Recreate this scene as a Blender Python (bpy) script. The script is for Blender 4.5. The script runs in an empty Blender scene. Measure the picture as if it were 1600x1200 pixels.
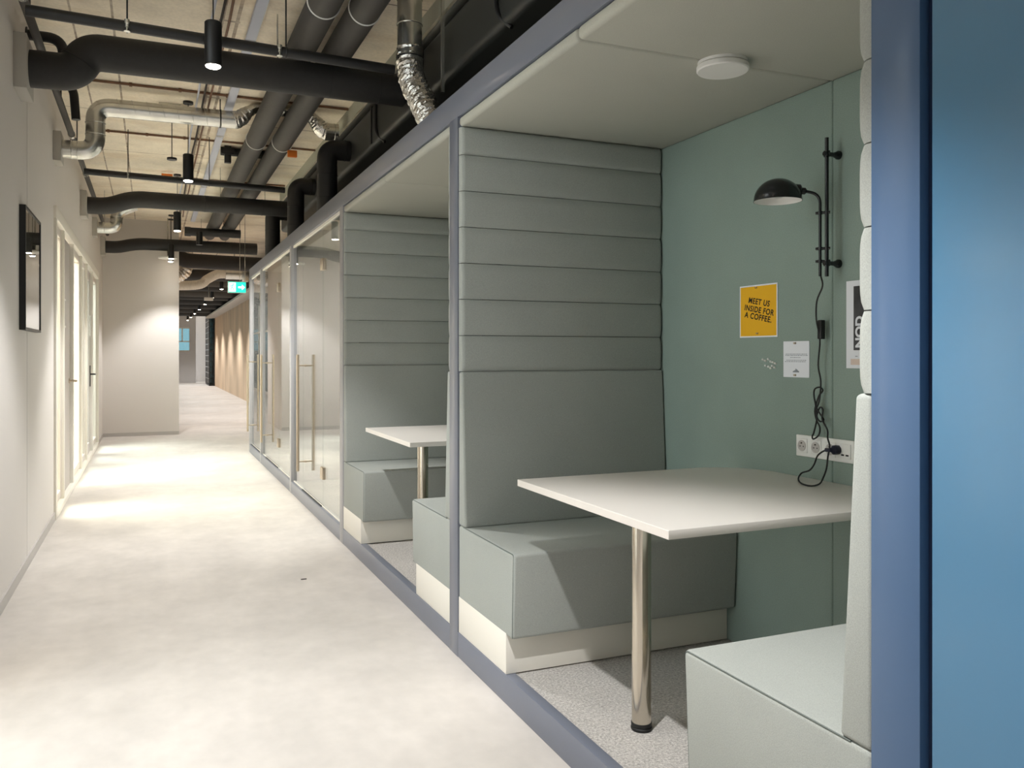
import bpy, bmesh, math, random
from mathutils import Vector, Matrix
random.seed(7)
SC = bpy.context.scene
COL = SC.collection
PI = math.pi

# ------------------------------------------------------------------ helpers
OFF = {}
def link(o):
    COL.objects.link(o); return o
def thing(name, label, cat, loc=(0, 0, 0), group=None):
    o = bpy.data.objects.new(name, None); link(o)
    o.empty_display_size = .05
    o.location = loc; OFF[o.name] = Vector(loc)
    o['label'] = label; o['category'] = cat
    if group: o['group'] = group
    return o
def smooth(me, ang=35):
    me.polygons.foreach_set('use_smooth', [True]*len(me.polygons))
    try: me.set_sharp_from_angle(angle=math.radians(ang))
    except Exception: pass
def finish(name, bm, mat, parent=None, label=None, ang=35):
    """links bm (built in world space, or in the root's own space) as ONE mesh object"""
    bmesh.ops.recalc_face_normals(bm, faces=bm.faces)
    off = Vector((0, 0, 0)); p = parent
    while p is not None and p.parent is not None: p = p.parent
    if p is not None: off = OFF.get(p.name, Vector((0, 0, 0)))
    if off.length: bmesh.ops.translate(bm, verts=bm.verts, vec=-off)
    me = bpy.data.meshes.new(name); bm.to_mesh(me); bm.free()
    smooth(me, ang)
    o = bpy.data.objects.new(name, me); link(o)
    if mat: me.materials.append(mat)
    if parent is not None: o.parent = parent
    if label: o['label'] = label
    return o
def pieces(name, bms, mat, parent, label=None, ang=35):
    return [finish(name, q, mat, parent, label, ang) for q in bms]
def tor(*a): return torus(BM(), *a)
def solo(name, bm, mat, label, cat, loc=None, group=None, ang=35):
    """a thing that is one mesh; origin placed at loc"""
    if loc is not None: bmesh.ops.translate(bm, verts=bm.verts, vec=-Vector(loc))
    o = finish(name, bm, mat, None, label, ang); OFF[o.name] = Vector(loc or (0, 0, 0))
    if loc is not None: o.location = loc
    o['category'] = cat
    if group: o['group'] = group
    return o
def struct(name, bm, mat, ang=35):
    o = finish(name, bm, mat, None, None, ang); o['kind'] = 'structure'; return o
def copy_tree(o, loc=None, rotz=None, label=None, group=None, parent=None):
    c = o.copy(); link(c)
    if parent is not None: c.parent = parent
    else:
        if loc is not None: c.location = loc
        if rotz is not None: c.rotation_euler = (0, 0, rotz)
        if label: c['label'] = label
        if group: c['group'] = group
    for ch in list(o.children): copy_tree(ch, parent=c)
    return c
def BM(): return bmesh.new()
def merge(bm, t):
    me = bpy.data.meshes.new('tmp'); t.to_mesh(me); t.free(); bm.from_mesh(me); bpy.data.meshes.remove(me)
def box(bm, x0, x1, y0, y1, z0, z1, bev=0, seg=2):
    t = BM(); bmesh.ops.create_cube(t, size=1)
    for v in t.verts:
        v.co = Vector((x0 if v.co.x < 0 else x1, y0 if v.co.y < 0 else y1, z0 if v.co.z < 0 else z1))
    if bev: bmesh.ops.bevel(t, geom=t.edges[:], offset=bev, segments=seg, profile=.5, affect='EDGES')
    merge(bm, t); return bm
def hexa(bm, pts, bev=0, seg=2):
    """box from 8 corners: 4 bottom (ccw) and 4 top"""
    t = BM(); v = [t.verts.new(p) for p in pts]
    for f in ((3, 2, 1, 0), (4, 5, 6, 7), (0, 1, 5, 4), (1, 2, 6, 5), (2, 3, 7, 6), (3, 0, 4, 7)):
        t.faces.new([v[i] for i in f])
    if bev: bmesh.ops.bevel(t, geom=t.edges[:], offset=bev, segments=seg, profile=.5, affect='EDGES')
    merge(bm, t); return bm
def fillet(pts, rad, n=6):
    pts = [Vector(p) for p in pts]; out = [pts[0]]
    for a, b, c in zip(pts, pts[1:], pts[2:]):
        d0 = (a-b); d1 = (c-b)
        r = min(rad, d0.length*.49, d1.length*.49)
        p0 = b+d0.normalized()*r; p1 = b+d1.normalized()*r
        for i in range(n+1):
            t = i/n; out.append(p0*(1-t)**2+b*2*t*(1-t)+p1*t*t)
    out.append(pts[-1]); return out
def catmull(pts, n=6):
    P = [Vector(p) for p in pts]; P = [P[0]*2-P[1]]+P+[P[-1]*2-P[-2]]; out = []
    for i in range(1, len(P)-2):
        a, b, c, d = P[i-1:i+3]
        for k in range(n):
            t = k/n
            out.append(.5*((2*b)+(c-a)*t+(2*a-5*b+4*c-d)*t*t+(3*b-a-3*c+d)*t**3))
    out.append(P[-2]); return out
def resample(pts, step):
    out = [pts[0]]
    for a, b in zip(pts, pts[1:]):
        n = max(1, int((b-a).length/step))
        for i in range(1, n+1): out.append(a.lerp(b, i/n))
    return out
def tube(bm, pts, r, seg=16, caps=True, rf=None):
    P = [Vector(p) for p in pts]
    q = [P[0]]
    for p in P[1:]:
        if (p-q[-1]).length > 1e-5: q.append(p)
    P = q; rings = []; ref = None; L = 0
    for i, p in enumerate(P):
        t = (P[min(i+1, len(P)-1)]-P[max(i-1, 0)]).normalized()
        if ref is None:
            ref = t.orthogonal().normalized()
        else:
            ref = (ref-t*ref.dot(t))
            ref = ref.normalized() if ref.length > 1e-6 else t.orthogonal().normalized()
        b = t.cross(ref)
        if i: L += (P[i]-P[i-1]).length
        ring = []
        for k in range(seg):
            a = 2*PI*k/seg
            dv = ref*math.cos(a)+b*math.sin(a)
            rr = rf(i, L, a, p, dv) if rf else r
            ring.append(bm.verts.new(p+dv*rr))
        rings.append(ring)
    for A, B in zip(rings, rings[1:]):
        for k in range(seg):
            bm.faces.new((A[k], A[(k+1) % seg], B[(k+1) % seg], B[k]))
    if caps:
        bm.faces.new(rings[0][::-1]); bm.faces.new(rings[-1])
    return bm
def cyl(bm, a, b, r, seg=20): return tube(bm, [a, b], r, seg)
def lathe(bm, prof, c=(0, 0, 0), axis=None, seg=28):
    """profile of (radius, height) revolved about axis (default z) at c"""
    t = BM(); rings = []
    for r, h in prof:
        if r < 1e-6: rings.append([t.verts.new((0, 0, h))])
        else: rings.append([t.verts.new((r*math.cos(2*PI*k/seg), r*math.sin(2*PI*k/seg), h)) for k in range(seg)])
    for A, B in zip(rings, rings[1:]):
        for k in range(seg):
            a0, a1 = A[k % len(A)], A[(k+1) % len(A)]; b0, b1 = B[k % len(B)], B[(k+1) % len(B)]
            f = []
            for v in (a0, a1, b1, b0):
                if v not in f: f.append(v)
            if len(f) > 2: t.faces.new(f)
    M = Matrix.Translation(Vector(c))
    if axis is not None:
        M = M @ Vector((0, 0, 1)).rotation_difference(Vector(axis).normalized()).to_matrix().to_4x4()
    bmesh.ops.transform(t, matrix=M, verts=t.verts)
    merge(bm, t); return bm
def torus(bm, c, axis, R, r, seg=28, rs=8):
    pr = [(R+r*math.cos(2*PI*k/rs), r*math.sin(2*PI*k/rs)) for k in range(rs+1)]
    return lathe(bm, pr, c, axis, seg)
def prism(bm, poly, z0, z1, bev=0):
    t = BM(); a = [t.verts.new((x, y, z0)) for x, y in poly]; b = [t.verts.new((x, y, z1)) for x, y in poly]
    n = len(poly); t.faces.new(a[::-1]); t.faces.new(b)
    for i in range(n): t.faces.new((a[i], a[(i+1) % n], b[(i+1) % n], b[i]))
    if bev: bmesh.ops.bevel(t, geom=t.edges[:], offset=bev, segments=1, affect='EDGES')
    merge(bm, t); return bm
def text_bm(s, size, M, bold=.0, shear=0, extrude=.0006, align='LEFT', spacing=1.0):
    cu = bpy.data.curves.new('lettering', 'FONT'); cu.body = s; cu.size = size; cu.extrude = extrude
    cu.offset = bold; cu.shear = shear; cu.align_x = align; cu.space_character = spacing
    o = bpy.data.objects.new('lettering', cu); link(o)
    bpy.context.view_layer.update()
    me = bpy.data.meshes.new_from_object(o.evaluated_get(bpy.context.evaluated_depsgraph_get()))
    bpy.data.objects.remove(o); bpy.data.curves.remove(cu)
    bm = BM(); bm.from_mesh(me); bpy.data.meshes.remove(me)
    bmesh.ops.transform(bm, matrix=M, verts=bm.verts)
    return bm
def facing(x, y, z, rot=0, kind='-x'):
    """matrix of a sheet facing -x (seen looking +x) or -y"""
    if kind == '-x': R = Matrix(((0, 0, -1, x), (-1, 0, 0, y), (0, 1, 0, z), (0, 0, 0, 1)))
    else: R = Matrix(((1, 0, 0, x), (0, 0, -1, y), (0, 1, 0, z), (0, 0, 0, 1)))
    return R @ Matrix.Rotation(rot, 4, 'Z')

# ---------------------------------------------------------------- materials
def lin(r, g, b):
    f = lambda c: (c/255/12.92) if c/255 <= .04045 else ((c/255+.055)/1.055)**2.4
    return (f(r), f(g), f(b), 1)
def mat(name, col, rough=.5, metal=0, spec=.5, noise=None, bump=None, emit=None, coat=0, stretch=(1, 1, 1)):
    m = bpy.data.materials.new(name); m.use_nodes = True
    nt = m.node_tree; bs = nt.nodes['Principled BSDF']
    bs.inputs['Base Color'].default_value = col; bs.inputs['Roughness'].default_value = rough
    bs.inputs['Metallic'].default_value = metal; bs.inputs['Specular IOR Level'].default_value = spec
    if coat: bs.inputs['Coat Weight'].default_value = coat; bs.inputs['Coat Roughness'].default_value = .18
    tc = None
    def coords():
        t = nt.nodes.new('ShaderNodeTexCoord'); mp = nt.nodes.new('ShaderNodeMapping')
        mp.inputs['Scale'].default_value = stretch
        nt.links.new(t.outputs['Object'], mp.inputs['Vector']); return mp.outputs['Vector']
    if noise:
        tc = coords(); prev = None
        for sc, amt, det in noise:
            n = nt.nodes.new('ShaderNodeTexNoise'); n.inputs['Scale'].default_value = sc; n.inputs['Detail'].default_value = det
            nt.links.new(tc, n.inputs['Vector'])
            r = nt.nodes.new('ShaderNodeMapRange'); r.inputs['From Min'].default_value = .3; r.inputs['From Max'].default_value = .7
            r.inputs['To Min'].default_value = 1-amt; r.inputs['To Max'].default_value = 1+amt*.6
            nt.links.new(n.outputs['Fac'], r.inputs['Value'])
            mx = nt.nodes.new('ShaderNodeMix'); mx.data_type = 'RGBA'; mx.blend_type = 'MULTIPLY'; mx.inputs['Factor'].default_value = 1
            if prev is None: mx.inputs['A'].default_value = col
            else: nt.links.new(prev, mx.inputs['A'])
            nt.links.new(r.outputs['Result'], mx.inputs['B']); prev = mx.outputs['Result']
        nt.links.new(prev, bs.inputs['Base Color'])
    if bump:
        sc, st = bump; tc = tc or coords()
        n = nt.nodes.new('ShaderNodeTexNoise'); n.inputs['Scale'].default_value = sc; n.inputs['Detail'].default_value = 3
        nt.links.new(tc, n.inputs['Vector'])
        b = nt.nodes.new('ShaderNodeBump'); b.inputs['Strength'].default_value = st; b.inputs['Distance'].default_value = .004
        nt.links.new(n.outputs['Fac'], b.inputs['Height']); nt.links.new(b.outputs['Normal'], bs.inputs['Normal'])
    if emit:
        bs.inputs['Emission Color'].default_value = emit[0]; bs.inputs['Emission Strength'].default_value = emit[1]
    return m
def glass(name, tint=(.95, .97, .96), refl=1.0):
    m = bpy.data.materials.new(name); m.use_nodes = True; nt = m.node_tree; nt.nodes.clear()
    out = nt.nodes.new('ShaderNodeOutputMaterial'); mx = nt.nodes.new('ShaderNodeMixShader')
    tr = nt.nodes.new('ShaderNodeBsdfTransparent'); tr.inputs['Color'].default_value = (*tint, 1)
    gl = nt.nodes.new('ShaderNodeBsdfGlossy'); gl.inputs['Roughness'].default_value = 0.0
    ge = nt.nodes.new('ShaderNodeNewGeometry'); dt = nt.nodes.new('ShaderNodeVectorMath'); dt.operation = 'DOT_PRODUCT'
    nt.links.new(ge.outputs['Normal'], dt.inputs[0]); nt.links.new(ge.outputs['Incoming'], dt.inputs[1])
    def M(op, a, b=None):
        n = nt.nodes.new('ShaderNodeMath'); n.operation = op
        for i, v in enumerate((a, b)):
            if v is None: continue
            if isinstance(v, (int, float)): n.inputs[i].default_value = v
            else: nt.links.new(v, n.inputs[i])
        return n.outputs[0]
    c = M('ABSOLUTE', dt.outputs['Value']); p = M('POWER', M('SUBTRACT', 1.0, c), 5.0)
    f = M('MINIMUM', M('MULTIPLY', M('ADD', M('MULTIPLY', p, .96), .04), refl), 1.0)
    nt.links.new(f, mx.inputs['Fac']); nt.links.new(tr.outputs[0], mx.inputs[1]); nt.links.new(gl.outputs[0], mx.inputs[2])
    nt.links.new(mx.outputs[0], out.inputs['Surface']); return m

def ceiling_mat():
    """board-marked concrete with seams, rusty strips and stains"""
    m = mat('ceiling_concrete', lin(248, 237, 217), .9, noise=[(.9, .08, 6), (5, .08, 8), (40, .07, 4)], bump=(30, .25))
    nt = m.node_tree; bs = nt.nodes['Principled BSDF']
    base = bs.inputs['Base Color'].links[0].from_socket
    t = nt.nodes.new('ShaderNodeTexCoord'); sp = nt.nodes.new('ShaderNodeSeparateXYZ'); nt.links.new(t.outputs['Object'], sp.inputs[0])
    def M(op, a, b=None):
        n = nt.nodes.new('ShaderNodeMath'); n.operation = op
        for i, v in enumerate((a, b)):
            if v is None: continue
            if isinstance(v, (int, float)): n.inputs[i].default_value = v
            else: nt.links.new(v, n.inputs[i])
        return n.outputs[0]
    def line(axis, pos, w):
        return M('LESS_THAN', M('ABSOLUTE', M('SUBTRACT', sp.outputs[axis], pos)), w)
    mask = None
    for x, w in ((-.24, .008), (-.5, .007), (.46, .012), (.56, .012), (1.42, .01), (1.08, .008)):
        l = line(0, x, w); mask = l if mask is None else M('MAXIMUM', mask, l)
    # cross seams every 1.7 m
    fr = M('FRACT', M('DIVIDE', M('ADD', sp.outputs[1], 10.0), 1.72)); mask = M('MAXIMUM', mask, M('LESS_THAN', fr, .009))
    # ladder marks between the two strips
    lad = M('LESS_THAN', M('FRACT', M('MULTIPLY', sp.outputs[1], 2.1)), .06)
    lad = M('MULTIPLY', lad, M('LESS_THAN', M('ABSOLUTE', M('SUBTRACT', sp.outputs[0], .51)), .07)); mask = M('MAXIMUM', mask, lad)
    n = nt.nodes.new('ShaderNodeTexNoise'); n.inputs['Scale'].default_value = 9; n.inputs['Detail'].default_value = 5
    nt.links.new(t.outputs['Object'], n.inputs['Vector'])
    fac = M('MULTIPLY', mask, M('MULTIPLY', n.outputs['Fac'], 1.15))
    mx = nt.nodes.new('ShaderNodeMix'); mx.data_type = 'RGBA'; nt.links.new(fac, mx.inputs['Factor'])
    nt.links.new(base, mx.inputs['A']); mx.inputs['B'].default_value = lin(95, 66, 44)
    # warm patches
    w = nt.nodes.new('ShaderNodeTexNoise'); w.inputs['Scale'].default_value = 1.3; w.inputs['Detail'].default_value = 7
    mp = nt.nodes.new('ShaderNodeMapping'); mp.inputs['Scale'].default_value = (1, 2.6, 1)
    nt.links.new(t.outputs['Object'], mp.inputs[0]); nt.links.new(mp.outputs[0], w.inputs['Vector'])
    mr = nt.nodes.new('ShaderNodeMapRange'); mr.inputs['From Min'].default_value = .52; mr.inputs['From Max'].default_value = .75
    mr.inputs['To Max'].default_value = .38; nt.links.new(w.outputs['Fac'], mr.inputs['Value'])
    m2 = nt.nodes.new('ShaderNodeMix'); m2.data_type = 'RGBA'; nt.links.new(mr.outputs[0], m2.inputs['Factor'])
    nt.links.new(mx.outputs['Result'], m2.inputs['A']); m2.inputs['B'].default_value = lin(196, 166, 126)
    nt.links.new(m2.outputs['Result'], bs.inputs['Base Color'])
    return m

M = {}
M['floor'] = mat('floor_vinyl', lin(203, 197, 190), .55, spec=.3, noise=[(.9, .10, 8), (3.2, .10, 9), (14, .05, 6)], bump=(60, .05), stretch=(1, .75, 1))
M['wall'] = mat('painted_wall', lin(216, 211, 206), .75, noise=[(.6, .03, 3)], bump=(250, .06))
M['wallgrey'] = mat('grey_wall', lin(205, 202, 200), .8, noise=[(.6, .03, 3)])
M['ceil'] = ceiling_mat()
M['concrete'] = mat('concrete_wall', lin(226, 200, 170), .85, noise=[(1.2, .18, 6), (5, .12, 6)], stretch=(3, 1.4, .25), bump=(20, .2))
M['bulk'] = mat('bulkhead_paint', lin(176, 177, 164), .8, noise=[(.8, .06, 4)])
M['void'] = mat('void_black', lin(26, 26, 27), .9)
M['trim'] = mat('white_trim', lin(232, 228, 218), .45)
M['trimgrey'] = mat('grey_skirting', lin(186, 182, 178), .5)
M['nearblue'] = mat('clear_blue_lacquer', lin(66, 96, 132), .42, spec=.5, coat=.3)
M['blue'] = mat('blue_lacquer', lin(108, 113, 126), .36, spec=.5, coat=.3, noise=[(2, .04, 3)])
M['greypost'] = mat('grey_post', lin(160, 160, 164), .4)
M['panel'] = mat('blue_panel', lin(64, 118, 154), .34, spec=.5, coat=.35, noise=[(1.2, .05, 3)])
M['groove'] = mat('dark_blue_groove', lin(24, 44, 76), .6)
M['fabric'] = mat('grey_green_fabric', lin(166, 170, 165), .95, spec=.15, noise=[(3, .04, 4), (420, .14, 2)], bump=(800, .2))
M['fabricback'] = mat('green_fabric', lin(142, 158, 149), .95, spec=.15, noise=[(2, .07, 5), (240, .08, 2)], bump=(420, .3))
M['fabricceil'] = mat('beige_fabric', lin(176, 176, 166), .95, spec=.12, noise=[(2, .03, 4), (260, .06, 2)], bump=(420, .2))
M['seam'] = mat('seam_thread', lin(104, 112, 108), .9)
M['plinth'] = mat('white_laminate', lin(226, 222, 212), .5)
M['table'] = mat('table_laminate', lin(216, 211, 204), .35, noise=[(1.5, .02, 3)])
M['chrome'] = mat('warm_steel', lin(206, 198, 184), .16, metal=1)
M['brass'] = mat('brushed_steel', lin(196, 182, 162), .3, metal=1)
M['black'] = mat('black_paint', lin(22, 22, 23), .42)
M['lampblack'] = mat('black_enamel', lin(14, 18, 22), .25, coat=.3)
M['rubber'] = mat('black_rubber', lin(20, 20, 20), .6)
M['insul'] = mat('black_insulation', lin(38, 37, 36), .6, noise=[(30, .12, 4)], bump=(120, .2))
M['pipe'] = mat('grey_insulation', lin(76, 73, 69), .7, noise=[(10, .08, 4)], bump=(150, .15))
M['duct'] = mat('black_duct', lin(52, 53, 50), .48, spec=.5, noise=[(2.5, .1, 4)])
M['zinc'] = mat('galvanised_steel', lin(214, 214, 208), .26, metal=.95, noise=[(9, .14, 5)])
M['foil'] = mat('aluminium_foil', lin(228, 226, 220), .24, metal=1, noise=[(40, .12, 4)], bump=(90, 1.0))
M['white'] = mat('white_plastic', lin(232, 232, 228), .4)
M['disc'] = mat('white_fixture', lin(226, 224, 220), .45)
M['whitein'] = mat('white_enamel', lin(240, 238, 234), .4)
M['collar'] = mat('plaster_collar', lin(178, 174, 166), .8)
M['carpet'] = mat('speckled_carpet', lin(196, 192, 187), 1, spec=.05, noise=[(2, .05, 3), (110, .34, 3), (320, .3, 2)], bump=(300, .8))
M['paper'] = mat('white_paper', lin(226, 229, 234), .8)
M['yellow'] = mat('yellow_print', lin(232, 176, 22), .75)
M['ink'] = mat('black_ink', lin(28, 20, 14), .8)
M['greyink'] = mat('grey_ink', lin(140, 146, 152), .8)
M['beigeink'] = mat('beige_ink', lin(214, 196, 184), .8)
M['photo'] = mat('dark_print', lin(62, 62, 64), .6, noise=[(14, .6, 5)])
M['navy'] = mat('navy_plug', lin(20, 22, 44), .45)
M['glow'] = mat('lamp_glow', lin(255, 244, 226), .5, emit=(lin(255, 240, 218), 26))
M['exitgreen'] = mat('exit_green', lin(20, 180, 150), .5, emit=(lin(40, 205, 180), 1.0))
M['exitwhite'] = mat('exit_white', lin(255, 255, 255), .5, emit=(lin(240, 255, 252), 1.6))
M['rust'] = mat('copper_pipe', lin(120, 84, 60), .6, noise=[(20, .2, 4)])
M['conduit'] = mat('pale_blue_conduit', lin(196, 200, 214), .5)
M['orange'] = mat('orange_tag', lin(226, 122, 36), .6)
M['art'] = mat('art_print', lin(120, 112, 98), .5, noise=[(4, .5, 4)])
M['door'] = mat('door_leaf', lin(190, 184, 180), .5)
M['frame'] = mat('pale_frame', lin(212, 205, 198), .45)
M['dark'] = mat('dark_gap', lin(44, 34, 30), .7)
M['glass'] = glass('clear_glass', (.95, .97, .96), 1.25)
M['winglass'] = glass('window_glass', (.93, .96, .94), .4)
M['tealdark'] = glass('dim_teal_glass', (.19, .25, .265), .6)
M['teal'] = glass('teal_glass', (.26, .36, .38), .6)

# ------------------------------------------------------------------ setting
XL, XP, XB = -.75, 1.309, 2.40      # left wall, front plane of the booths, booth back
CEIL = 3.73
POST = [(1.139, 1.254), (3.695, 3.81), (6.235, 6.345), (8.735, 8.83), (11.29, 11.36), (12.6, 12.68)]

struct('floor', box(BM(), -4.2, 3.2, -4, 47, -.12, 0), M['floor'])
struct('ceiling', box(box(BM(), -4.2, 3.2, 3.6, 47, CEIL, CEIL+.15), XL-.12, 3.2, -4, 3.6, CEIL, CEIL+.15), M['ceil'])
b = BM(); GY0, GY1, GZ0, GZ1 = 8.13, 14.42, .05, 2.585
WY0, WY1, WZ0, WZ1 = 2.4, 4.65, .1, 3.5
box(b, XL-.12, XL, -4, WY0, 0, CEIL); box(b, XL-.12, XL, WY1, GY0, 0, CEIL); box(b, XL-.12, XL, WY0, WY1, 0, WZ0); box(b, XL-.12, XL, WY0, WY1, WZ1, CEIL); box(b, XL-.12, XL, GY1, 15.92, 0, CEIL); box(b, XL-.12, XL, GY0, GY1, GZ1, CEIL)
box(b, XL-.12, XL, GY0, GY1, 0, GZ0)
struct('wall_left', b, M['wall'])
struct('wall_back', box(BM(), -1.2, .46, 15.92, 17.9, 0, CEIL), M['wall'])
b = BM(); box(b, XL, XL+.012, -4, GY0-.02, 0, .07); box(b, XL, XL+.012, GY1+.02, 15.92, 0, .07)
struct('baseboard_left', b, M['trimgrey'])
struct('wall_front', box(BM(), XL-.12, XP+.05, -4.1, -4, 0, CEIL), M['wall'])
struct('baseboard_back', box(BM(), XL+.012, .46, 15.908, 15.92, 0, .06), M['trimgrey'])
b = BM(); box(b, XL, XL+.0015, 6.388, 6.392, .07, CEIL)
struct('trim_1', b, M['trimgrey'])
# rooms behind the left glazing
b = BM(); box(b, -4.2, -4.1, 4, 15.9, 0, 2.9); box(b, -4.1, XL-.12, 3.9, 4, 0, 2.9); box(b, -4.1, XL-.12, 15.8, 15.9, 0, 2.9)
box(b, -4.1, XL-.12, 11.1, 11.2, 0, 2.9)
struct('wall_rooms', b, M['wall'])
struct('ceiling_rooms', box(BM(), -4.2, XL-.12, 3.9, 15.9, 2.9, 3.0), M['trim'])
# right side: concrete wall beyond the booths, dark zone over the booths
struct('wall_right', box(BM(), 2.65, 2.85, 12.75, 40, 0, 3.1), M['concrete'])
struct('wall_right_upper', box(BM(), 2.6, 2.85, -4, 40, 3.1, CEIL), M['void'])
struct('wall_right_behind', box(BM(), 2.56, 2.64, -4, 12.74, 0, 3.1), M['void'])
struct('trim_2', box(BM(), 2.5, 2.65, 12.75, 40, 3.02, 3.08), M['trimgrey'])
struct('wall_bulkhead', box(BM(), 1.727, 1.80, -3.5, 12.6, 3.49, CEIL), M['bulk'])
# far end
b = BM(); box(b, -3, 1.2, 44.9, 45.1, 0, 1.55); box(b, -3, 1.2, 44.9, 45.1, 2.75, CEIL); box(b, 1.78, 2.08, 44.9, 45.1, 0, CEIL); box(b, 1.2, 1.78, 44.9, 45.1, 0, 1.55); box(b, 1.2, 1.78, 44.9, 45.1, 2.75, CEIL)
box(b, -3, -.2, 44.9, 45.1, 1.55, 2.75)
struct('wall_far', b, M['wallgrey'])
struct('wall_far_recess', box(box(BM(), 2.08, 3.2, 46.4, 46.6, 0, CEIL), 3.1, 3.2, 39.9, 46.4, 0, CEIL), M['wallgrey'])
b = BM(); box(b, -.2, 1.78, 44.95, 45.0, 1.55, 1.61); box(b, -.2, 1.78, 44.95, 45, 2.69, 2.75); box(b, 1.42, 1.48, 44.95, 45, 2.05, 2.69); box(b, -.2, 1.78, 44.95, 45, 2.02, 2.08)
o = struct('window_1', b, M['trim'])
finish('pane', box(BM(), -.2, 1.78, 44.97, 44.98, 1.61, 2.69), M['teal'], o)
# left wall beyond the white block, with tall teal glazing
b = BM(); box(b, -1.2, -1.08, 17.9, 22, 0, CEIL); box(b, -1.2, -1.08, 36, 45, 0, CEIL); box(b, -1.2, -1.08, 22, 36, 3.3, CEIL); box(b, -1.2, -1.08, 22, 36, 0, .08)
struct('wall_left_far', b, M['wallgrey'])
b = BM()
for y in (22, 24.8, 27.6, 30.4, 33.2, 35.94): box(b, -1.17, -1.09, y, y+.06, .08, 3.3)
box(b, -1.17, -1.09, 22, 36, 2.2, 2.26)
o = struct('window_2', b, M['trim'])
finish('pane', box(BM(), -1.14, -1.13, 22, 36, .08, 3.3), M['tealdark'], o)

# left glazing: white casing, windows and doors
b = BM()
box(b, XL-.1, XL+.02, GY0-.06, GY0+.03, 0, GZ1, .004); box(b, XL-.1, XL+.02, GY1-.03, GY1+.06, 0, GZ1, .004)
box(b, XL-.098, XL+.0235, GY0-.064, GY1+.064, GZ1-.03, GZ1+.073, .004); box(b, XL-.1, XL+.02, GY0, GY1, 0, .06, .004)
for y in (8.9, 9.94, 11.12, 12.02, 13.16): box(b, XL-.1, XL+.012, y-.035, y+.035, .05, GZ1-.02, .004)
struct('trim_3', b, M['trim'])
def window(n, y0, y1):
    b = BM(); w = .075; x0, x1 = XL-.075, XL-.012
    box(b, x0, x1, y0, y0+w, .08, GZ1-.04, .004); box(b, x0, x1, y1-w, y1, .08, GZ1-.04, .004)
    box(b, x0, x1, y0+w, y1-w, .08, .08+w, .004); box(b, x0, x1, y0+w, y1-w, GZ1-.04-w, GZ1-.04, .004)
    o = struct('window_%d' % n, b, M['frame'])
    finish('pane', box(BM(), XL-.05, XL-.042, y0+w-.01, y1-w+.01, .08+w-.01, GZ1-.03-w), M['winglass'], o)
window(3, 8.17, 8.865); window(4, 9.975, 11.085); window(5, 11.155, 11.985); window(6, 13.195, 14.38)
b = BM()
for y in (WY0, WY0+1.1, WY1-.06): box(b, XL-.10, XL-.02, y, y+.06, WZ0, WZ1, .004)
box(b, XL-.10, XL-.02, WY0, WY1, WZ0, WZ0+.06, .004); box(b, XL-.10, XL-.02, WY0, WY1, WZ1-.06, WZ1, .004)
o = struct('window_7', b, M['frame'])  # unseen window, added to bring sky light onto the booth fronts
finish('pane', box(BM(), XL-.065, XL-.057, WY0+.02, WY1-.02, WZ0+.03, WZ1-.03), M['glass'], o)
def door(n, y0, y1, leaf, hy):
    o = struct('door_%d' % n, box(BM(), XL-.075, XL-.02, y0, y1-.045, .06, GZ1-.05, .004), leaf)
    finish('edge_gap', box(BM(), XL-.08, XL-.03, y1-.045, y1, .06, GZ1-.05), M['dark'], o)
    b = BM(); cyl(b, (XL-.02, hy, 1.13), (XL+.045, hy, 1.13), .011, 12); tube(b, fillet([(XL+.045, hy, 1.13), (XL+.05, hy-.02, 1.13), (XL+.05, hy-.14, 1.13)], .02), .010, 12)
    lathe(b, [(0, 0), (.026, 0), (.026, .008), (0, .008)], (XL-.02, hy, 1.13), (1, 0, 0), 18)
    finish('door_handle', b, M['brass'], o)
    return o
door(1, 8.94, 9.9, M['door'], 9.78)
d2 = struct('door_2', box(box(box(box(BM(), XL-.075, XL-.02, 12.06, 12.2, .06, GZ1-.05, .004), XL-.075, XL-.02, 12.92, 13.06, .06, GZ1-.05, .004), XL-.075, XL-.02, 12.2, 12.92, .06, .2), XL-.075, XL-.02, 12.2, 12.92, 2.4, GZ1-.05), M['door'])
finish('edge_gap', box(BM(), XL-.08, XL-.03, 13.06, 13.12, .06, GZ1-.05), M['dark'], d2)
finish('pane', box(BM(), XL-.05, XL-.042, 12.19, 12.93, .19, 2.41), M['winglass'], d2)
b = BM(); cyl(b, (XL-.02, 12.99, 1.13), (XL+.05, 12.99, 1.13), .011, 12); cyl(b, (XL+.05, 12.99, 1.13), (XL+.05, 12.85, 1.13), .010, 12); box(b, XL-.02, XL-.008, 12.97, 13.01, .96, 1.25, .003)
finish('door_handle', b, M['black'], d2)
# small room plates on the glazing
for i, (y0, y1, lab) in enumerate(((9.08, 9.3, 'small white framed room plate on the first grey door'), (12.93, 13.05, 'small grey room plate beside the second, glazed door'))):
    t = thing('room_plate', lab, 'sign', (XL-.02, y0, 1.75))
    finish('plate', box(BM(), XL-.02, XL-.008, y0, y1, 1.66, 1.94, .002), M['white'], t)
    finish('insert', box(BM(), XL-.008, XL-.006, y0+.02, y1-.02, 1.68, 1.92), M['trimgrey'], t)

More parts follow.
